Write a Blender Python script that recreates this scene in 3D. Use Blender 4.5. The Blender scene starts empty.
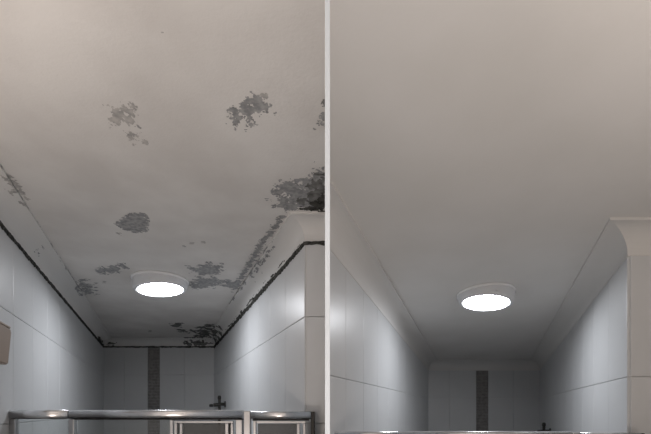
import bpy, bmesh, math, random
from mathutils import Vector, Matrix, noise
random.seed(7)
S = bpy.context.scene
C = S.collection

# ---------------------------------------------------------------- camera, world, exposure
F, HOR, EYE = 400.0, 411.0, 1.90          # focal length in pixels, eye-level row, eye height
cd = bpy.data.cameras.new('camera'); cam = bpy.data.objects.new('camera', cd); C.objects.link(cam)
cd.sensor_width = 36.0; cd.lens = 36.0 * F / 651.0
cd.shift_y = (HOR - 217.0) / 651.0
cd.clip_start = 0.02
cam.location = (0, 0, EYE); cam.rotation_euler = (math.pi / 2, 0, 0)
S.camera = cam
w = bpy.data.worlds.new('world'); S.world = w; w.use_nodes = True
w.node_tree.nodes['Background'].inputs[0].default_value = (0.6, 0.65, 0.7, 1)
w.node_tree.nodes['Background'].inputs[1].default_value = 0.05
vs = S.view_settings
vs.view_transform = 'Standard'; vs.look = 'None'; vs.gamma = 1.0; vs.exposure = 0.0
vs.use_curve_mapping = False
LAMP_A, LAMP_B, FILL_A, FILL_B = 50.0, 46.0, 50.0, 51.0     # ceiling lamp strengths, then added fill strengths
LAMP_COL = (0.93, 0.955, 1.0); FILL_COL = (1.0, 0.875, 0.79)

def PX(u, y): return (u - 325.5) / F * y
def PZ(v, y): return EYE + (HOR - v) / F * y

# ---------------------------------------------------------------- materials
def principled(name, col, rough=0.5, metal=0.0, spec=0.5, var=None, scale=20, bump=0.0, bscale=120, coat=0.0):
    m = bpy.data.materials.new(name); m.use_nodes = True
    nt = m.node_tree; b = nt.nodes['Principled BSDF']
    b.inputs['Base Color'].default_value = (*col, 1)
    b.inputs['Roughness'].default_value = rough; b.inputs['Metallic'].default_value = metal
    b.inputs['Specular IOR Level'].default_value = spec
    b.inputs['Coat Weight'].default_value = coat
    tc = nt.nodes.new('ShaderNodeTexCoord')
    if var:
        n = nt.nodes.new('ShaderNodeTexNoise'); n.inputs['Scale'].default_value = scale
        n.inputs['Detail'].default_value = 6
        r = nt.nodes.new('ShaderNodeValToRGB')
        r.color_ramp.elements[0].position = 0.36; r.color_ramp.elements[1].position = 0.64
        r.color_ramp.elements[0].color = (*var, 1); r.color_ramp.elements[1].color = (*col, 1)
        nt.links.new(tc.outputs['Object'], n.inputs['Vector'])
        nt.links.new(n.outputs['Fac'], r.inputs['Fac']); nt.links.new(r.outputs['Color'], b.inputs['Base Color'])
    if bump:
        n2 = nt.nodes.new('ShaderNodeTexNoise'); n2.inputs['Scale'].default_value = bscale
        bp = nt.nodes.new('ShaderNodeBump'); bp.inputs['Strength'].default_value = bump; bp.inputs['Distance'].default_value = 0.002
        nt.links.new(tc.outputs['Object'], n2.inputs['Vector'])
        nt.links.new(n2.outputs['Fac'], bp.inputs['Height']); nt.links.new(bp.outputs['Normal'], b.inputs['Normal'])
    return m
def emitter(name, col, s):
    m = bpy.data.materials.new(name); m.use_nodes = True
    nt = m.node_tree; nt.nodes.remove(nt.nodes['Principled BSDF'])
    e = nt.nodes.new('ShaderNodeEmission'); e.inputs[0].default_value = (*col, 1); e.inputs[1].default_value = s
    nt.links.new(e.outputs[0], nt.nodes['Material Output'].inputs[0])
    return m
def glass(name, tint, body, amount, rough=0.05):
    m = bpy.data.materials.new(name); m.use_nodes = True
    nt = m.node_tree; nt.nodes.remove(nt.nodes['Principled BSDF'])
    t = nt.nodes.new('ShaderNodeBsdfTransparent'); t.inputs[0].default_value = (*tint, 1)
    d = nt.nodes.new('ShaderNodeBsdfDiffuse'); d.inputs[0].default_value = (*body, 1)
    g = nt.nodes.new('ShaderNodeBsdfGlossy'); g.inputs['Roughness'].default_value = rough
    f = nt.nodes.new('ShaderNodeFresnel'); f.inputs[0].default_value = 1.45
    a = nt.nodes.new('ShaderNodeMixShader'); a.inputs[0].default_value = amount
    b = nt.nodes.new('ShaderNodeMixShader')
    L = nt.links.new
    L(t.outputs[0], a.inputs[1]); L(d.outputs[0], a.inputs[2])
    L(f.outputs[0], b.inputs[0]); L(a.outputs[0], b.inputs[1]); L(g.outputs[0], b.inputs[2])
    L(b.outputs[0], nt.nodes['Material Output'].inputs[0])
    return m
M = dict(
    paint=principled('ceiling_paint', (0.80, 0.79, 0.775), 0.75, spec=0.2, var=(0.765, 0.755, 0.735), scale=3.5, bump=0.12, bscale=180),
    oldpaint=principled('aged_ceiling_paint', (0.78, 0.765, 0.745), 0.75, spec=0.2, var=(0.69, 0.67, 0.65), scale=4.5, bump=0.25, bscale=140),
    cove=principled('cornice_paint', (0.76, 0.75, 0.735), 0.6, spec=0.3, bump=0.05),
    tile=principled('glazed_tile', (0.70, 0.71, 0.72), 0.36, spec=0.5, var=(0.66, 0.67, 0.68), scale=2.0, bump=0.03, bscale=14),
    grout=principled('grout', (0.70, 0.70, 0.69), 0.9, spec=0.1),
    wallpaint=principled('lobby_paint', (0.76, 0.74, 0.71), 0.7),
    floor=principled('floor_tile', (0.24, 0.235, 0.23), 0.35, var=(0.19, 0.185, 0.18), scale=6),
    mosaic=principled('dark_mosaic', (0.30, 0.285, 0.275), 0.45, var=(0.21, 0.20, 0.195), scale=45),
    white=principled('lamp_white', (0.72, 0.73, 0.75), 0.35),
    trim=principled('lamp_trim', (0.86, 0.86, 0.87), 0.18, spec=0.6),
    board=principled('partition_white', (0.46, 0.51, 0.56), 0.5),
    chrome=principled('brushed_chrome', (0.92, 0.92, 0.93), 0.27, metal=1.0, var=(0.70, 0.70, 0.72), scale=9),
    chrome2=principled('satin_aluminium', (0.55, 0.55, 0.56), 0.32, metal=1.0),
    rubber=principled('black_rubber_seal', (0.02, 0.02, 0.02), 0.6),
    darkmetal=principled('dark_metal', (0.035, 0.033, 0.03), 0.35, metal=0.3),
    beige=principled('beige_plastic', (0.36, 0.28, 0.225), 0.45),
    pole=principled('fill_light_pole', (0.3, 0.3, 0.3), 0.4, metal=0.8),
    m_light=principled('mould_pale', (0.58, 0.56, 0.54), 0.9, spec=0.1, var=(0.38, 0.375, 0.37), scale=55),
    m_mid=principled('mould_grey', (0.43, 0.43, 0.435), 0.9, spec=0.1, var=(0.27, 0.275, 0.28), scale=70),
    m_dark=principled('mould_dark', (0.25, 0.25, 0.245), 0.9, spec=0.1, var=(0.11, 0.11, 0.105), scale=40),
    m_black=principled('mould_black', (0.10, 0.098, 0.09), 0.9, spec=0.1, var=(0.03, 0.03, 0.028), scale=50),
    clear=glass('clear_glass', (0.90, 0.92, 0.92), (0.5, 0.5, 0.5), 0.05, 0.04),
    obscure=glass('obscure_glass', (0.55, 0.56, 0.56), (0.20, 0.20, 0.20), 0.45, 0.25),
)

# ---------------------------------------------------------------- helpers
def obj(name, me, mat=None, parent=None, smooth=False):
    if isinstance(me, bmesh.types.BMesh):
        bm = me; me = bpy.data.meshes.new(name); bmesh.ops.recalc_face_normals(bm, faces=bm.faces[:])
        bm.to_mesh(me); bm.free()
    o = bpy.data.objects.new(name, me); C.objects.link(o)
    if mat is not None and not me.materials: me.materials.append(M[mat] if isinstance(mat, str) else mat)
    if parent is not None: o.parent = parent
    if smooth:
        for p in me.polygons: p.use_smooth = True
    return o
def tag(o, label, cat=None, group=None, kind=None):
    o['label'] = label
    if cat: o['category'] = cat
    if group: o['group'] = group
    if kind: o['kind'] = kind
    return o
def empty(name, loc, rot=(0, 0, 0)):
    o = bpy.data.objects.new(name, None); C.objects.link(o); o.location = loc; o.rotation_euler = rot
    o.empty_display_size = 0.05
    return o
def box_bm(x0, x1, y0, y1, z0, z1, bev=0.0, bm=None):
    own = bm is None
    if own: bm = bmesh.new()
    vs_ = [bm.verts.new(p) for p in ((x0, y0, z0), (x1, y0, z0), (x1, y1, z0), (x0, y1, z0),
                                     (x0, y0, z1), (x1, y0, z1), (x1, y1, z1), (x0, y1, z1))]
    fs = [bm.faces.new([vs_[i] for i in f]) for f in ((0, 3, 2, 1), (4, 5, 6, 7), (0, 1, 5, 4), (1, 2, 6, 5), (2, 3, 7, 6), (3, 0, 4, 7))]
    if bev:
        es = list({e for f in fs for e in f.edges})
        bmesh.ops.bevel(bm, geom=es, offset=bev, segments=2, affect='EDGES', profile=0.5)
    return bm
def prism_bm(pts, zb, zt):
    """plan polygon pts, bottom zb, top zt(x, y)"""
    bm = bmesh.new(); n = len(pts)
    a = [bm.verts.new((x, y, zb)) for x, y in pts]; b = [bm.verts.new((x, y, zt(x, y))) for x, y in pts]
    bm.faces.new(a); bm.faces.new(b)
    for i in range(n):
        j = (i + 1) % n; bm.faces.new((a[i], a[j], b[j], b[i]))
    return bm
def lathe_bm(prof, seg=64, bm=None):
    bm = bm or bmesh.new(); rings = []
    for r, z in prof:
        if r < 1e-6: rings.append([bm.verts.new((0, 0, z))])
        else: rings.append([bm.verts.new((r * math.cos(2 * math.pi * k / seg), r * math.sin(2 * math.pi * k / seg), z)) for k in range(seg)])
    for a, b in zip(rings, rings[1:]):
        for k in range(seg):
            l = (k + 1) % seg
            if len(a) == 1 and len(b) == 1: continue
            if len(a) == 1: bm.faces.new((a[0], b[k], b[l]))
            elif len(b) == 1: bm.faces.new((a[k], a[l], b[0]))
            else: bm.faces.new((a[k], a[l], b[l], b[k]))
    return bm
def tube_bm(p, q, r, seg=14, bm=None):
    bm = bm or bmesh.new(); p = Vector(p); q = Vector(q); d = (q - p).normalized()
    u = d.orthogonal().normalized(); v = d.cross(u)
    ra = [bm.verts.new(p + r * (u * math.cos(2 * math.pi * k / seg) + v * math.sin(2 * math.pi * k / seg))) for k in range(seg)]
    rb = [bm.verts.new(q + r * (u * math.cos(2 * math.pi * k / seg) + v * math.sin(2 * math.pi * k / seg))) for k in range(seg)]
    bm.faces.new(ra); bm.faces.new(rb)
    for k in range(seg):
        l = (k + 1) % seg; bm.faces.new((ra[k], ra[l], rb[l], rb[k]))
    return bm

# ---------------------------------------------------------------- room geometry
D = 3.93; T = 0.004; YB = -1.30
class Room: pass
A = Room(); A.s = -0.419; A.xl = PX(103, D); A.xr = PX(214.8, D)
A.cove = 0.081; A.zc = lambda x, y: EYE + 0.71
A.L = lambda y: A.xl + A.s * (y - D); A.R = lambda y: A.xr + A.s * (y - D)
A.nib = 1.506
A.path = [(A.L(1.0), YB), (A.L(1.0), 1.0), (A.xl, D), (A.xr, D), (A.R(A.nib), A.nib), (-0.0006, A.nib)]
A.joint = EYE + 0.354
B = Room(); B.s = 0.400; B.xl = PX(427.7, D); B.xr = PX(540.4, D)
B.cove = 0.095; B.zc = lambda x, y: EYE + 0.491 + 0.075 * (D - y)          # this ceiling falls gently towards the back wall
B.L = lambda y: B.xl + B.s * (y - D); B.R = lambda y: B.xr + B.s * (y - D)
B.nib = 1.50
yq = D + (T - B.xl) / B.s
B.path = [(T, yq), (B.xl, D), (B.xr, D), (B.R(B.nib), B.nib), (1.9, B.nib), (1.9, YB)]
B.joint = EYE + 0.128

# floor
fl = obj('floor', box_bm(-2.7, 2.7, YB - 0.1, D + 0.15, -0.1, 0.0), 'grout'); tag(fl, 'grey tiled floor running under both bathrooms', 'floor', kind='structure')
ft = box_bm(0.0015, 0.2985, 0.0015, 0.2985, 0, 0.008, 0.0015); fme = bpy.data.meshes.new('floor_tile'); ft.to_mesh(fme); ft.free(); fme.materials.append(M['floor'])
for i in range(18):
    for j in range(17):
        x, y = -2.7 + i * 0.3, YB + j * 0.3
        if y > 1.4 and abs(x + 0.15) + 0.2 < 0.38 * (y - 1.4): continue
        if abs(x + 0.15) > 0.42 * y + 1.7: continue
        t = obj('floor_tile', fme, None, fl); t.location = (x, y, 0)
# ceilings
def slab(name, x0, x1, zc, mat, label):
    bm = bmesh.new(); y0, y1 = YB - 0.1, D + 0.15
    lo = [bm.verts.new((x, y, zc(x, y))) for x, y in ((x0, y0), (x1, y0), (x1, y1), (x0, y1))]
    hi = [bm.verts.new((v.co.x, v.co.y, v.co.z + 0.22)) for v in lo]
    bm.faces.new(lo); bm.faces.new(hi)
    for i in range(4): bm.faces.new((lo[i], lo[(i + 1) % 4], hi[(i + 1) % 4], hi[i]))
    return tag(obj(name, bm, mat), label, 'ceiling', kind='structure')
ceilA = slab('ceiling', -2.7, 0.0, A.zc, 'oldpaint', 'off-white bathroom ceiling stained with grey mould patches')
ceilB = slab('ceiling', 0.0, 2.7, B.zc, 'paint', 'clean freshly painted off-white bathroom ceiling without mould')

# walls with tiles
tile_cache = {}
def tile_mesh(wd, h0, h1):
    """h0, h1: height at x=0 and x=wd; pillow-edged tile, front towards +y"""
    k = (round(wd, 3), round(h0, 3), round(h1, 3))
    if k in tile_cache: return tile_cache[k]
    g, th, bv = 0.0010, 0.007, 0.0030
    bm = bmesh.new()
    def ring(ins, y): return [bm.verts.new(p) for p in ((g + ins, y, g + ins), (wd - g - ins, y, g + ins), (wd - g - ins, y, h1 - g - ins), (g + ins, y, h0 - g - ins))]
    r0, r1, r2, r3 = ring(0, -0.002), ring(0, th - 0.0014), ring(0.0012, th - 0.0004), ring(bv, th)
    for a, b in ((r0, r1), (r1, r2), (r2, r3)):
        for i in range(4): bm.faces.new((a[i], a[(i + 1) % 4], b[(i + 1) % 4], b[i]))
    bm.faces.new(r3); bmesh.ops.recalc_face_normals(bm, faces=bm.faces[:])
    me = bpy.data.meshes.new('tile'); bm.to_mesh(me); bm.free(); me.materials.append(M['tile'])
    tile_cache[k] = me
    return me
def tile_wall(wall, room, p, q, cols, skip=None):
    """cols: joint positions measured from q towards p; rows hang from the room's joint line"""
    p = Vector(p); q = Vector(q); d = (p - q); L = d.length; d.normalize()
    ang = math.atan2(d.y, d.x)
    def top(s): c = q + d * s; return room.zc(c.x, c.y) - room.cove + 0.02
    for a, b in zip(cols, cols[1:]):
        if skip and abs(a - skip) < 1e-4: continue
        c = q + d * a
        rows = [(room.joint, None)] + [(max(0.0, room.joint - 0.4 * (k + 1)), room.joint - 0.4 * k) for k in range(6)]
        for zb, zt in rows:
            if zt is not None and zt - zb < 0.02: continue
            me = tile_mesh(b - a, top(a) - zb, top(b) - zb) if zt is None else tile_mesh(b - a, zt - zb, zt - zb)
            t = obj('tile', me, None, wall)
            t.location = (c.x, c.y, zb); t.rotation_euler = (0, 0, ang)
def even(L, step=0.25, start=0.0):
    c = [0.0]; x = start or step
    while x < L - 0.03: c.append(x); x += step
    c.append(L)
    return c
TH = 0.055
def wall(name, room, p, q, label, pts=None):
    if pts is None:
        p_, q_ = Vector(p), Vector(q); d = (q_ - p_).normalized(); n = Vector((-d.y, d.x)) * TH
        pts = [p_[:], q_[:], (q_ + n)[:], (p_ + n)[:]]
    return tag(obj(name, prism_bm(pts, 0.0, lambda x, y: room.zc(x, y)), 'grout'), label, 'wall', kind='structure')
def seglen(p, q): return (Vector(q) - Vector(p)).length
def mosaic(wallobj, room, q, p, s0, s1):
    """joined column of small dark mosaic pieces on the back wall"""
    q = Vector(q); p = Vector(p); d = (p - q).normalized()
    bm = bmesh.new(); nc = 4; cw = (s1 - s0) / nc; z = room.zc(q.x, q.y) - room.cove + 0.015
    while z > 0.03:
        for k in range(nc):
            a = q + d * (s0 + k * cw + 0.0005); b = q + d * (s0 + (k + 1) * cw - 0.0005)
            pr = 0.006 + random.uniform(-0.0015, 0.0015)
            box_bm(min(a.x, b.x), max(a.x, b.x), q.y - pr, q.y + 0.001, z - cw + 0.001, z, 0, bm)
        z -= cw
    o = obj('mosaic_strip', bm, 'mosaic', wallobj); o['kind'] = 'stuff'; o['label'] = 'dark grey vertical mosaic strip'

# --- room A (mouldy)
P = A.path
a_side = wall('wall_side', A, P[0], P[1], 'plain tiled wall beside the camera before the mouldy shower recess')
a_left = wall('wall_left', A, P[1], P[2], 'white glazed tile wall left of the mouldy shower recess')
a_back = wall('wall_back', A, P[2], P[3], 'tiled end wall of the mouldy shower recess with dark strip')
a_right = wall('wall_right', A, P[3], P[4], 'white glazed tile wall right of the mouldy shower recess')
a_ret = wall('wall_return', A, P[4], P[5], 'narrow tiled wall end facing the room under mouldy cornice corner',
             [P[4], P[5], (-0.0006, A.nib + 0.03), (P[4][0], A.nib + 0.03)])
tile_wall(a_side, A, P[0], P[1], even(seglen(P[0], P[1]), 0.25))
tile_wall(a_left, A, P[1], P[2], even(seglen(P[1], P[2]), 0.25, 0.17))
W = A.xr - A.xl
sc = [W - x for x in (W, 0.806, 0.560, 0.442, 0.216, 0.0)]
tile_wall(a_back, A, P[2], P[3], sc, skip=W - 0.560)
mosaic(a_back, A, P[3], P[2], W - 0.560, W - 0.442)
LR = seglen(P[3], P[4]); cr = even(LR, 0.25)
tile_wall(a_right, A, P[3], P[4], cr)
tile_wall(a_ret, A, P[4], P[5], [0.0, seglen(P[4], P[5])])
# --- room B (clean)
Q = B.path
d = Vector((Q[1][0] - Q[0][0], Q[1][1] - Q[0][1])).normalized(); n = Vector((-d.y, d.x)) * TH
ox = Vector(Q[1]) + n; k = (T - ox.x) / d.x
b_left = wall('wall_left', B, Q[0], Q[1], 'white glazed tile wall left of the clean shower recess', [Q[0], Q[1], ox[:], (T, ox.y + d.y * k)])
b_back = wall('wall_back', B, Q[1], Q[2], 'tiled end wall of the clean shower recess with dark strip')
def mitre(path, i):
    def nr(a, b): e = (Vector(b) - Vector(a)).normalized(); return Vector((-e.y, e.x))
    n1, n2 = nr(path[i - 1], path[i]), nr(path[i], path[i + 1])
    return (Vector(path[i]) + (n1 + n2) * (TH / (1 + n1.dot(n2))))[:]
b_right = wall('wall_right', B, Q[2], Q[3], 'white glazed tile wall right of the clean shower recess', [Q[2], Q[3], mitre(Q, 3), mitre(Q, 2)])
b_ret = wall('wall_return', B, Q[3], Q[4], 'tiled wall end facing the room under the clean cornice corner', [Q[3], Q[4], mitre(Q, 4), mitre(Q, 3)])
b_side = wall('wall_side', B, Q[4], Q[5], 'plain tiled side wall before the clean shower recess')
tile_wall(b_left, B, Q[0], Q[1], even(seglen(Q[0], Q[1]), 0.25))
W2 = B.xr - B.xl
tile_wall(b_back, B, Q[1], Q[2], [W2 - x for x in (W2, 0.838, 0.5925, 0.4746, 0.215, 0.0)], skip=W2 - 0.5925)
mosaic(b_back, B, Q[2], Q[1], W2 - 0.5925, W2 - 0.4746)
tile_wall(b_right, B, Q[2], Q[3], even(seglen(Q[2], Q[3]), 0.25))
tile_wall(b_ret, B, Q[3], Q[4], [L for L in even(seglen(Q[3], Q[4]), 0.25, 0.26)])
tile_wall(b_side, B, Q[4], Q[5], even(seglen(Q[4], Q[5]), 0.25))
fw = tag(obj('wall_front', prism_bm([(-1.05, YB), (1.95, YB), (1.95, YB - 0.1), (-1.05, YB - 0.1)], 0, lambda x, y: A.zc(x, y)), 'wallpaint'),
         'plain cream painted wall behind the camera', 'wall', kind='structure')
# partition between the two bathrooms
pt = obj('wall_partition', box_bm(-0.0004, 0.0034, 0.30, 1.50, 0.0, EYE + 0.72, 0.0004), 'board')
tag(pt, 'thin white partition panel standing between the two bathrooms', 'partition', kind='structure')

# ---------------------------------------------------------------- cornices (coved, mitred)
def cove_profile(c):
    pr = [(0.0, -c), (0.009, -c), (0.009, -c + 0.007)]
    R = c - 0.016                                   # concave quarter
    cx, cz = c - 0.007, -c + 0.007
    for k in range(1, 12):
        t = math.pi / 2 * k / 12
        pr.append((cx - R * math.cos(t) + 0.0, cz + R * math.sin(t)))
    pr += [(c - 0.007, -0.009), (c, -0.009), (c, 0.0)]
    return pr
A.prof = cove_profile(A.cove); B.prof = cove_profile(B.cove); PROF = A.prof
def offset_corner(path, i, o):
    """corner i of the path moved o inwards (to the right of travel), mitred"""
    pt_ = Vector(path[i])
    def nrm(a, b): d_ = (Vector(b) - Vector(a)).normalized(); return Vector((d_.y, -d_.x))
    if i == 0: return pt_ + nrm(path[0], path[1]) * o
    if i == len(path) - 1: return pt_ + nrm(path[-2], path[-1]) * o
    n1, n2 = nrm(path[i - 1], path[i]), nrm(path[i], path[i + 1])
    return pt_ + (n1 + n2) * (o / (1 + n1.dot(n2)))
def cut_x(path, o, x):
    """first point of the path, offset o, slid along its segment to a given x"""
    a = offset_corner(path, 0, o); d_ = (Vector(path[1]) - Vector(path[0])).normalized()
    return a + d_ * ((x - a.x) / d_.x)
def ends(room, i, o):
    a = cut_x(room.path, o, T) if (room is B and i == 0) else offset_corner(room.path, i, o)
    return a, offset_corner(room.path, i + 1, o)
def cornice(room, i, name, label):
    bm = bmesh.new(); ra, rb = [], []
    for o, dz in room.prof + [(0.0, 0.0)]:
        a, b = ends(room, i, o)
        ra.append(bm.verts.new((a.x, a.y, room.zc(a.x, a.y) + dz))); rb.append(bm.verts.new((b.x, b.y, room.zc(b.x, b.y) + dz)))
    for k in range(len(ra)):
        l = (k + 1) % len(ra); bm.faces.new((ra[k], ra[l], rb[l], rb[k]))
    bm.faces.new(ra); bm.faces.new(rb)
    return tag(obj(name, bm, 'cove'), label, 'cornice', kind='structure')
cA = [cornice(A, i, 'trim_%d' % (i + 1), l) for i, l in enumerate((
    'white cove cornice above the wall beside the camera', 'mould-spotted cove cornice along the left wall of the mouldy recess',
    'cove cornice over the end wall of the mouldy recess', 'mould-streaked cove cornice along the right wall of the mouldy recess',
    'short cove cornice turning the corner below the largest black mould patch'))]
cB = [cornice(B, i, 'trim_%d' % (i + 6), l) for i, l in enumerate((
    'clean cove cornice along the left wall of the clean recess', 'clean cove cornice over the end wall of the clean recess',
    'clean cove cornice along the right wall of the clean recess', 'clean cove cornice over the projecting wall end of the clean room',
    'cove cornice along the side wall of the clean room'))]

# ---------------------------------------------------------------- ceiling lights
def ceiling_light(u, yc, room, strength, label):
    x = PX(u, yc); tilt = -0.075 if room is B else 0.0
    t = empty('ceiling_light', (x, yc, room.zc(x, yc)), (math.atan(tilt), 0, 0))
    tag(t, label, 'ceiling light', 'round ceiling lights')
    obj('base_ring', lathe_bm([(0, 0), (0.157, 0), (0.159, -0.003), (0.159, -0.009), (0.156, -0.012), (0.10, -0.012)]), 'trim', t, True)
    hb = lathe_bm([(0.10, -0.011), (0.151, -0.011), (0.1515, -0.014), (0.148, -0.046), (0.145, -0.053), (0.139, -0.056), (0.1235, -0.056), (0.1225, -0.050)])
    k_ = 0.10 if room is A else -0.10                 # the lamp face hangs slightly out of level
    for v in hb.verts:
        if v.co.z < -0.03: v.co.z += v.co.x * k_
    obj('housing', hb, 'white', t, True)
    em = emitter('lamp_glow', LAMP_COL, strength)
    db = lathe_bm([(0.1223, -0.0545), (0.10, -0.0549), (0.05, -0.0553), (0, -0.0555)])
    for v in db.verts: v.co.z += v.co.x * k_
    obj('diffuser', db, em, t, True)['label'] = 'glowing white round diffuser'
    t.scale = (0.93, 0.93, 1.0)
    obj('clip', box_bm(-0.006, 0.006, -0.153, -0.1475, -0.040, -0.026, 0.001), 'white', t)
    return t
ceiling_light(160.5, 2.165, A, LAMP_A, 'round white glowing ceiling light on the mould-stained ceiling')
ceiling_light(485.5, 2.125, B, LAMP_B, 'round white glowing ceiling light on the clean ceiling')

# ---------------------------------------------------------------- unseen fill lights added behind the camera to warm the near ceiling
def fill_light(x, y, z, strength, label):
    t = empty('added_fill_light', (x, y, 0)); tag(t, label, 'fill light', 'added fill lights')
    obj('base', lathe_bm([(0, 0.006), (0.13, 0.006), (0.13, 0.02), (0.03, 0.035), (0, 0.035)]), 'pole', t, True)
    obj('pole', tube_bm((0, 0, 0.03), (0, 0, z - 0.10), 0.012), 'pole', t)
    obj('bowl', lathe_bm([(0, z - 0.105), (0.05, z - 0.10), (0.12, z - 0.05), (0.16, z), (0.163, z), (0.157, z - 0.004)]), 'white', t, True)
    obj('diffuser', lathe_bm([(0.156, z - 0.005), (0.08, z - 0.003), (0, z - 0.002)]), emitter('fill_glow', FILL_COL, strength), t)
fill_light(-0.50, -0.10, 1.42, FILL_A, 'unseen white bowl fill light added on the mouldy bathroom side')
fill_light(0.48, -0.10, 1.42, FILL_B, 'unseen white bowl fill light added on the clean bathroom side')

# ---------------------------------------------------------------- shower screens
def shower_screen(room, dx, vtop, x_left, x_right, label):
    y = 1.44
    def X(u): return PX(u + dx, y)
    zt = PZ(vtop, y); px = y / F
    t = empty('shower_screen', (X(158), y, 0)); tag(t, label, 'shower screen', 'framed shower screens')
    o0 = Vector((X(158), y, 0))
    def part(name, u0, u1, z0, z1, y0, y1, mat, bev=0.002, parent=t, xa=None, xb=None):
        xa = X(u0) if xa is None else xa; xb = X(u1) if xb is None else xb
        base = o0 if parent is t else o0
        if name == 'top_rail':                          # half-round front
            bm = bmesh.new(); n_ = 12; zc_, hz = (z0 + z1) / 2, (z1 - z0) / 2; ra, rb = [], []
            pr = [(y1, -hz), (y0 + 0.010, -hz)] + [(y0 + 0.010 - 0.010 * math.cos(a_) , hz * math.sin(a_)) for a_ in [math.pi * (k2 / n_ - 0.5) for k2 in range(1, n_)]] + [(y0 + 0.010, hz), (y1, hz)]
            for yy, zz in pr:
                ra.append(bm.verts.new((xa - o0.x, yy, zc_ + zz))); rb.append(bm.verts.new((xb - o0.x, yy, zc_ + zz)))
            for k2 in range(len(ra)):
                l2 = (k2 + 1) % len(ra); f_ = bm.faces.new((ra[k2], ra[l2], rb[l2], rb[k2])); f_.smooth = 1 <= k2 < len(ra) - 2
            bm.faces.new(ra); bm.faces.new(rb)
            ob = obj(name, bm, mat, parent)
        else: ob = obj(name, box_bm(xa - o0.x, xb - o0.x, y0, y1, z0, z1, bev), mat, parent)
        return ob
    zb = 0.06
    part('top_rail', 0, 70.6, zt - 9 * px, zt, -0.018, 0.018, 'chrome', 0.003, xa=x_left)
    part('top_rail', 71.6, 243, zt - 8.6 * px, zt, -0.018, 0.018, 'chrome', 0.003)
    part('seal', 72, 243, zt - 9.8 * px, zt - 8.7 * px, -0.012, 0.012, 'rubber', 0)
    part('bottom_rail', 0, 243, 0.008, zb, -0.018, 0.018, 'chrome2', 0.003, xa=x_left)
    part('wall_channel', 0, 0, zb, zt - 9 * px, -0.012, 0.012, 'chrome2', 0.002, xa=x_left, xb=x_left + 0.02)
    part('glass_pane', 0, 70, zb, zt - 9 * px, -0.003, 0.003, 'clear', 0, xa=x_left + 0.02)
    part('post', 70.6, 76, zb, zt - 9.2 * px, -0.014, 0.014, 'chrome2')
    part('glass_pane', 76, 171, zb, zt - 9.8 * px, -0.003, 0.003, 'clear', 0)
    # sliding door leaf
    part('post', 171, 174.5, zb, zt - 9.8 * px, -0.014, 0.010, 'chrome2')
    dr = part('door', 176, 226, zb + 0.02, zt - 13.4 * px, -0.006, 0.0, 'obscure', 0)
    part('door_rail', 174.7, 234, zt - 13.0 * px, zt - 11.0 * px, -0.012, 0.008, 'chrome2', 0.001, dr)
    part('door_stile', 175.6, 178.8, zb, zt - 13.2 * px, -0.016, 0.006, 'chrome2', 0.002, dr)
    part('door_stile', 180.6, 183.6, zb, zt - 13.2 * px, -0.012, 0.006, 'chrome2', 0.002, dr)
    part('door_stile', 226, 229.4, zb, zt - 13.2 * px, -0.014, 0.006, 'chrome2', 0.002, dr)
    part('door_seal', 229.6, 231, zb, zt - 13.2 * px, -0.008, 0.004, 'rubber', 0, dr)
    part('door_stile', 231.2, 234, zb, zt - 13.2 * px, -0.012, 0.006, 'chrome2', 0.002, dr)
    part('post', 236.5, 243, zb, zt - 9.8 * px, -0.016, 0.014, 'chrome2')
    part('post', 244, 251, 0.008, zt - 1.0 * px, -0.012, 0.016, 'chrome2', 0.003)
    # fixed end panel
    part('top_rail', 251.5, 311, zt - 9.2 * px, zt - 1.2 * px, -0.020, 0.012, 'chrome', 0.003)
    part('seal', 253, 309, zt - 10.6 * px, zt - 9.3 * px, -0.012, 0.008, 'rubber', 0)
    dp = part('door', 258, 297, zb + 0.02, zt - 13.6 * px, -0.006, 0.0, 'obscure', 0)
    part('door_stile', 253.5, 256.6, zb, zt - 10.7 * px, -0.012, 0.006, 'chrome2', 0.002, dp)
    part('door_rail', 256.8, 306, zt - 13.2 * px, zt - 11.0 * px, -0.012, 0.006, 'chrome2', 0.001, dp)
    part('door_stile', 297, 300.2, zb, zt - 13.3 * px, -0.013, 0.006, 'chrome2', 0.002, dp)
    part('door_stile', 303, 306, zb, zt - 13.3 * px, -0.013, 0.006, 'chrome2', 0.002, dp)
    part('bottom_rail', 251.5, 311, 0.008, zb, -0.018, 0.016, 'chrome2', 0.003)
    part('end_cap', 0, 0, 0.008, zt - 1.6 * px, -0.016, room.nib - y - 0.008, 'darkmetal', 0.002, xa=X(311), xb=X(314.6))
    return t
yl = 1.44
shower_screen(A, 0, 410.0, A.L(yl) + 0.012, 0, 'chrome framed shower screen with sliding doors in the mouldy bathroom')
shower_screen(B, 327, 431.4, B.L(yl) + 0.024, 0, 'chrome shower screen topping the bottom edge of the clean bathroom')

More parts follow.
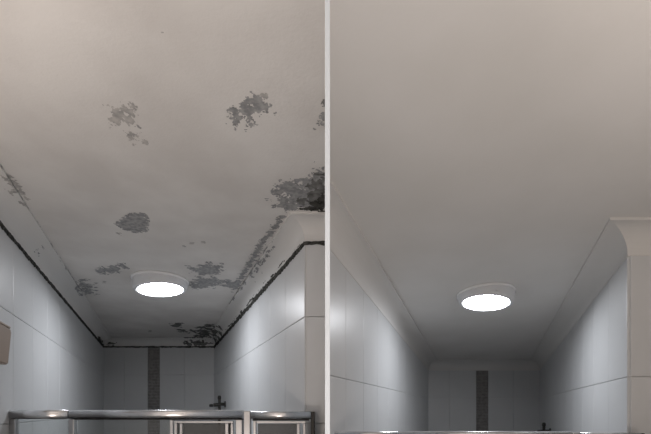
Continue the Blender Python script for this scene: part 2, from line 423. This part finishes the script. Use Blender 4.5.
# ---------------------------------------------------------------- shower riser rails on the right walls
def riser(room, y, ztop, label):
    x = room.R(y); ang = math.atan2(1.0, room.s) - math.pi / 2          # local x points off the wall
    t = empty('shower_rail', (x, y, ztop), (0, 0, math.atan2(room.s, -1.0)))
    tag(t, label, 'shower rail', 'dark shower rails')
    obj('bar', tube_bm((0.055, 0, 0.0), (0.055, 0, -0.62), 0.011), 'darkmetal', t)
    obj('finial', lathe_bm([(0, 0.012), (0.010, 0.010), (0.014, 0.0), (0.014, -0.016), (0, -0.018)], 20), 'darkmetal', t, True).location = (0.055, 0, 0.004)
    for z in (-0.055, -0.58):
        obj('bracket', tube_bm((0.0075, 0, z), (0.062, 0, z), 0.013), 'darkmetal', t)
        obj('flange', tube_bm((0.0072, 0, z), (0.014, 0, z), 0.026, 20), 'darkmetal', t)
    h = obj('handset_holder', tube_bm((0.050, 0, -0.058), (0.100, -0.01, -0.062), 0.015), 'darkmetal', t)
    obj('knob', lathe_bm([(0, -0.012), (0.014, -0.011), (0.017, 0.0), (0.014, 0.011), (0, 0.012)], 18), 'darkmetal', h, True).location = (0.118, -0.012, -0.066)
    return t
riser(A, 3.27, PZ(397.5, 3.27), 'small dark shower rail on right tiled wall of the mouldy recess')
riser(B, 3.27, PZ(424.5, 3.27), 'small dark shower rail on right tiled wall of the clean recess')

# ---------------------------------------------------------------- unidentified beige shape at the left edge, modelled as a tapered block
def beige_block():
    y0 = 1.325; q = Vector((A.L(y0), y0)); d_ = Vector((A.s, 1.0)).normalized()     # along the wall, away from camera
    nrm = Vector((d_.y, -d_.x))
    ang = math.atan2(d_.y, d_.x)
    z0 = PZ(366, 1.35)
    t = empty('beige_shape', (q.x, q.y, z0), (0, 0, ang)); tag(t, 'small beige tapered block on tiles at the far left edge', 'tapered_block')
    bm = bmesh.new()
    pts = [(-0.115, 0.0), (-0.022, 0.0), (0.010, 0.112), (0.0, 0.124), (-0.115, 0.128)]
    f = [bm.verts.new((a, -0.0075, b)) for a, b in pts]; r = [bm.verts.new((a, -0.042, b)) for a, b in pts]
    bm.faces.new(f); bm.faces.new(r)
    for i in range(5): bm.faces.new((f[i], f[(i + 1) % 5], r[(i + 1) % 5], r[i]))
    bmesh.ops.bevel(bm, geom=bm.edges[:], offset=0.004, segments=2, affect='EDGES')
    obj('body', bm, 'beige', t)
    obj('lid', box_bm(-0.110, -0.008, -0.045, -0.0075, 0.122, 0.130, 0.003), 'beige', t)
beige_block()

# ---------------------------------------------------------------- mould
def inside(pts, x, y):
    r = False; j = len(pts) - 1
    for i in range(len(pts)):
        if (pts[i][1] > y) != (pts[j][1] > y) and x < (pts[j][0] - pts[i][0]) * (y - pts[i][1]) / (pts[j][1] - pts[i][1]) + pts[i][0]: r = not r
        j = i
    return r
def edge_dist(pts, x, y):
    m = 1e9
    for i in range(len(pts)):
        ax, ay = pts[i]; bx, by = pts[(i + 1) % len(pts)]
        dx, dy = bx - ax, by - ay; l2 = dx * dx + dy * dy or 1e-9
        t = max(0, min(1, ((x - ax) * dx + (y - ay) * dy) / l2)); m = min(m, math.hypot(x - ax - t * dx, y - ay - t * dy))
    return m
HC = 0.71; COVE = A.cove
def patch(px_pts, mat, fill=0.0, soft=0.02, nscale=55, cell=None, seed=0.0, label='mould patch'):
    """irregular flaky stain on the ceiling of room A; outline given as photo points lying on that ceiling"""
    wp = []
    for u, v in px_pts:
        y = HC * F / (HOR - v); wp.append((PX(u, y), y))
    x0, x1 = min(p[0] for p in wp) - soft, max(p[0] for p in wp) + soft
    y0, y1 = min(p[1] for p in wp) - soft, max(p[1] for p in wp) + soft
    x1 = min(x1, -0.001)
    ym = (y0 + y1) / 2
    cell = cell or max(0.0016, 0.0014 * ym)
    bm = bmesh.new(); vm = {}
    z = EYE + HC - 0.0005 - 0.00003 * (seed % 20)
    nx, ny = int((x1 - x0) / cell), int((y1 - y0) / (cell * 1.6))
    def vert(i, j):
        if (i, j) not in vm: vm[(i, j)] = bm.verts.new((x0 + i * cell, y0 + j * cell * 1.6, z))
        return vm[(i, j)]
    for i in range(nx):
        for j in range(ny):
            x, y = x0 + (i + .5) * cell, y0 + (j + .5) * cell * 1.6
            ins = inside(wp, x, y); e = edge_dist(wp, x, y) / soft
            if not ins and e > 1: continue
            v = (min(1.0, e) if ins else -e) * 0.55
            v += noise.noise((x * nscale + seed, y * nscale, seed)) * 0.75 + noise.noise((x * nscale * 3 + seed, y * nscale * 3, 3.1)) * 0.55 + fill
            if v > 0.0: bm.faces.new((vert(i, j), vert(i, j + 1), vert(i + 1, j + 1), vert(i + 1, j)))
    if not bm.faces: bm.free(); return
    o = obj('mould_patch', bm, mat, ceilA); o['label'] = label
    return o
patch([(106, 106), (116, 102), (129, 105), (142, 98), (138, 112), (139, 126), (128, 131), (122, 125), (112, 128), (106, 118)], 'm_light', -0.33, 0.016, 62, seed=1.3, label='pale grey speckled mould patch')
patch([(127, 132), (139, 133), (136, 139), (131, 140), (126, 137)], 'm_light', -0.05, 0.008, 90, seed=2.2)
patch([(143, 140), (148, 141), (147, 145), (143, 143)], 'm_light', 0.1, 0.006, 90, seed=2.9)
patch([(129, 144), (138, 144), (134, 148)], 'm_light', -0.1, 0.006, 90, seed=3.6)
patch([(228, 110), (244, 98), (258, 90), (268, 100), (269, 110), (258, 114), (252, 128), (248, 129), (244, 118), (236, 132), (229, 124)], 'm_mid', -0.18, 0.016, 62, seed=4.1, label='grey flaky mould patch')
patch([(266, 90), (271, 97), (267, 104), (262, 96)], 'm_light', -0.2, 0.008, 80, seed=4.6)
patch([(273, 112), (276, 112), (275, 115)], 'm_mid', 0.1, 0.004, 90, seed=4.9)
patch([(318, 120), (327, 108), (327, 128), (314, 128)], 'm_mid', -0.12, 0.012, 70, seed=5.5)
patch([(322, 103), (328, 98), (328, 108)], 'm_dark', 0.1, 0.008, 70, seed=5.9)
patch([(272, 196), (283, 184), (300, 179), (312, 171), (328, 162), (328, 209), (310, 209), (290, 210), (276, 206)], 'm_mid', -0.06, 0.03, 40, seed=6.4, label='large grey mould patch in the corner')
p = patch([(292, 205), (304, 193), (316, 178), (328, 166), (328, 208), (308, 209)], 'm_dark', -0.16, 0.03, 36, seed=7.7, label='black heart of the corner mould')
if p: p.location.z = -0.0005
p = patch([(304, 208), (316, 199), (328, 190), (328, 209)], 'm_black', 0.0, 0.03, 36, seed=8.8)
if p: p.location.z = -0.0010
patch([(118, 224), (125, 219), (134, 214), (143, 214), (146, 219), (145, 230), (136, 232), (126, 229)], 'm_mid', 0.42, 0.014, 70, seed=9.1, label='solid grey teardrop mould patch')
patch([(97, 270), (104, 267), (113, 267), (122, 264), (124, 268), (116, 272), (106, 273), (99, 273)], 'm_mid', 0.12, 0.03, 30, seed=10.0)
patch([(190, 268), (203, 265), (222, 263), (222, 271), (212, 275), (198, 276)], 'm_mid', -0.02, 0.04, 26, seed=11.0)
patch([(192, 283), (200, 278), (214, 278), (218, 283), (208, 287), (196, 288)], 'm_mid', 0.12, 0.04, 26, seed=12.0)
patch([(217, 281), (228, 280), (236, 283), (241, 287), (232, 288), (222, 285)], 'm_mid', 0.0, 0.04, 26, seed=12.6)
patch([(78, 283), (86, 281), (92, 289), (90, 294), (82, 292)], 'm_mid', 0.05, 0.05, 22, seed=13.0)
patch([(172, 323), (181, 323), (180, 327), (174, 327)], 'm_dark', 0.1, 0.03, 24, seed=14.0)
patch([(178, 329), (186, 329), (185, 332), (180, 332)], 'm_dark', 0.1, 0.03, 24, seed=14.4)
patch([(196, 330), (204, 325), (213, 324), (214, 331), (208, 337), (196, 337)], 'm_dark', 0.0, 0.08, 14, seed=15.0, label='black mould in the back corner')
for u, v in ((185, 246), (192, 243), (104, 282), (96, 283), (150, 331), (203, 242), (119, 234), (164, 33)):
    patch([(u - 1.5, v - 1), (u + 1.5, v - 1), (u + 1.5, v + 1), (u - 1.5, v + 1)], 'm_light', 0.1, 0.006, 60, seed=u * 0.37)

def bead(i, trimobj, w0, w1, fill=1.0, seed=0.0, mat='m_black', s0=0.0, s1=1.0, label='black mould line'):
    """ragged wedge of mould where the cornice meets the tiles, along path segment i of room A"""
    bm = bmesh.new()
    a0, b0 = ends(A, i, 0.0075); a1, b1 = ends(A, i, 0.0115); a2, b2 = ends(A, i, 0.0085)
    L = (b0 - a0).length; n_ = max(6, int(L / 0.008)); prev = None
    for k in range(n_ + 1):
        t = s0 + (s1 - s0) * k / n_
        nz = noise.noise((t * L * 14 + seed, seed, 0)) * 0.8 + noise.noise((t * L * 60 + seed, 0, seed)) * 0.7
        wd = max(0.0, (w0 + (w1 - w0) * t) * (fill + nz))
        nz2 = noise.noise((t * L * 20 + seed, seed, 7)) * 0.8 + noise.noise((t * L * 70, 9, seed)) * 0.6
        wu = max(0.0, (w0 + (w1 - w0) * t) * 0.7 * (fill + nz2))
        zt = EYE + HC - COVE
        p0 = a0.lerp(b0, t); p1 = a1.lerp(b1, t); p2 = a2.lerp(b2, t)
        row = [bm.verts.new((p0.x, p0.y, zt - 0.0008 - wd)), bm.verts.new((p1.x, p1.y, zt - 0.001)), bm.verts.new((p1.x, p1.y, zt + 0.0015 + min(wu, 0.008)))]
        # climb the foot of the cove
        if prev:
            for m_ in range(2): bm.faces.new((prev[m_], prev[m_ + 1], row[m_ + 1], row[m_]))
        prev = row
    o = obj('mould_line', bm, mat, trimobj); o['label'] = label
bead(1, cA[1], 0.007, 0.011, 1.0, 3.0)
bead(2, cA[2], 0.006, 0.007, 1.1, 5.0)
bead(3, cA[3], 0.016, 0.009, 1.0, 8.0)
bead(4, cA[4], 0.007, 0.007, 1.0, 9.5)

def cove_mould(i, trimobj, t0, t1, k0, k1, mat, fill, ns=30, seed=0.0, bias=0.0):
    """flaky mould lying on the cove face of segment i: t along the length, k across the profile (2 = foot, 15 = ceiling edge)"""
    bm = bmesh.new(); a0, b0 = ends(A, i, 0.05); L = (b0 - a0).length
    nt_ = int((t1 - t0) * L / 0.004); nk = int((k1 - k0) * 3); vm = {}
    def pos(t, kf):
        k_ = min(int(kf), len(PROF) - 2); f = kf - k_
        o = PROF[k_][0] * (1 - f) + PROF[k_ + 1][0] * f; dz = PROF[k_][1] * (1 - f) + PROF[k_ + 1][1] * f
        a, b = ends(A, i, o + 0.0009); p_ = a.lerp(b, t)
        return (p_.x, p_.y, EYE + HC + dz - 0.0009)
    def vert(ii, jj):
        if (ii, jj) not in vm: vm[(ii, jj)] = bm.verts.new(pos(t0 + (t1 - t0) * ii / nt_, k0 + (k1 - k0) * jj / nk))
        return vm[(ii, jj)]
    for ii in range(nt_):
        for jj in range(nk):
            x = (t0 + (t1 - t0) * ii / nt_) * L; c = jj / max(1, nk - 1)
            e = min(1, min(ii, nt_ - ii) / (0.25 * nt_)) * 0.5 - 0.5
            v = noise.noise((x * ns + seed, c * 2.2, seed)) * 0.8 + noise.noise((x * ns * 3, c * 6, seed + 4)) * 0.5 + fill + e + bias * (c - 0.5)
            if v > 0: bm.faces.new((vert(ii, jj), vert(ii, jj + 1), vert(ii + 1, jj + 1), vert(ii + 1, jj)))
    if not bm.faces: bm.free(); return
    o = obj('mould_patch', bm, mat, trimobj); o['label'] = 'mould flecks on cornice'
# left cornice: pale smear near the camera, flecks further on
def tA1(y): return (y - 1.0) / (D - 1.0)
cove_mould(1, cA[1], tA1(1.10), tA1(1.42), 11, 16.8, 'm_light', -0.05, 26, 1.0, 0.5)
cove_mould(1, cA[1], tA1(1.42), tA1(2.5), 13.5, 16.8, 'm_light', -0.22, 14, 2.0, 0.3)
cove_mould(1, cA[1], tA1(1.66), tA1(1.74), 6, 11, 'm_mid', -0.05, 30, 3.0)
cove_mould(1, cA[1], tA1(2.25), tA1(2.5), 12, 16.8, 'm_mid', 0.0, 18, 4.0)
cove_mould(1, cA[1], tA1(3.45), tA1(3.93), 2, 6, 'm_black', 0.12, 16, 5.0, -0.5)
# right cornice
def tA3(y): return (D - y) / (D - A.nib)
cove_mould(3, cA[3], tA3(2.9), tA3(1.62), 13.0, 16.8, 'm_mid', -0.08, 12, 6.0, 0.5)
cove_mould(3, cA[3], tA3(2.3), tA3(1.7), 9, 14.0, 'm_mid', -0.26, 26, 7.0, 0.4)
cove_mould(3, cA[3], tA3(3.93), tA3(3.3), 2, 16.8, 'm_dark', 0.08, 12, 8.0)
cove_mould(3, cA[3], tA3(3.5), tA3(1.55), 2, 5, 'm_black', -0.02, 14, 9.0, -0.5)
cove_mould(2, cA[2], 0.72, 1.0, 2, 16.8, 'm_dark', 0.0, 14, 10.0)
cove_mould(2, cA[2], 0.0, 0.12, 2, 7, 'm_dark', 0.0, 14, 11.0)
# ceiling edge flecks right
patch([(281, 213), (285, 216), (262, 250), (240, 284), (232, 292), (236, 280), (258, 244)], 'm_mid', -0.12, 0.014, 40, seed=17.0, label='mould flecks along cornice edge')
patch([(4, 172), (8, 170), (22, 186), (30, 200), (26, 200), (14, 186)], 'm_light', -0.2, 0.012, 40, seed=18.0)
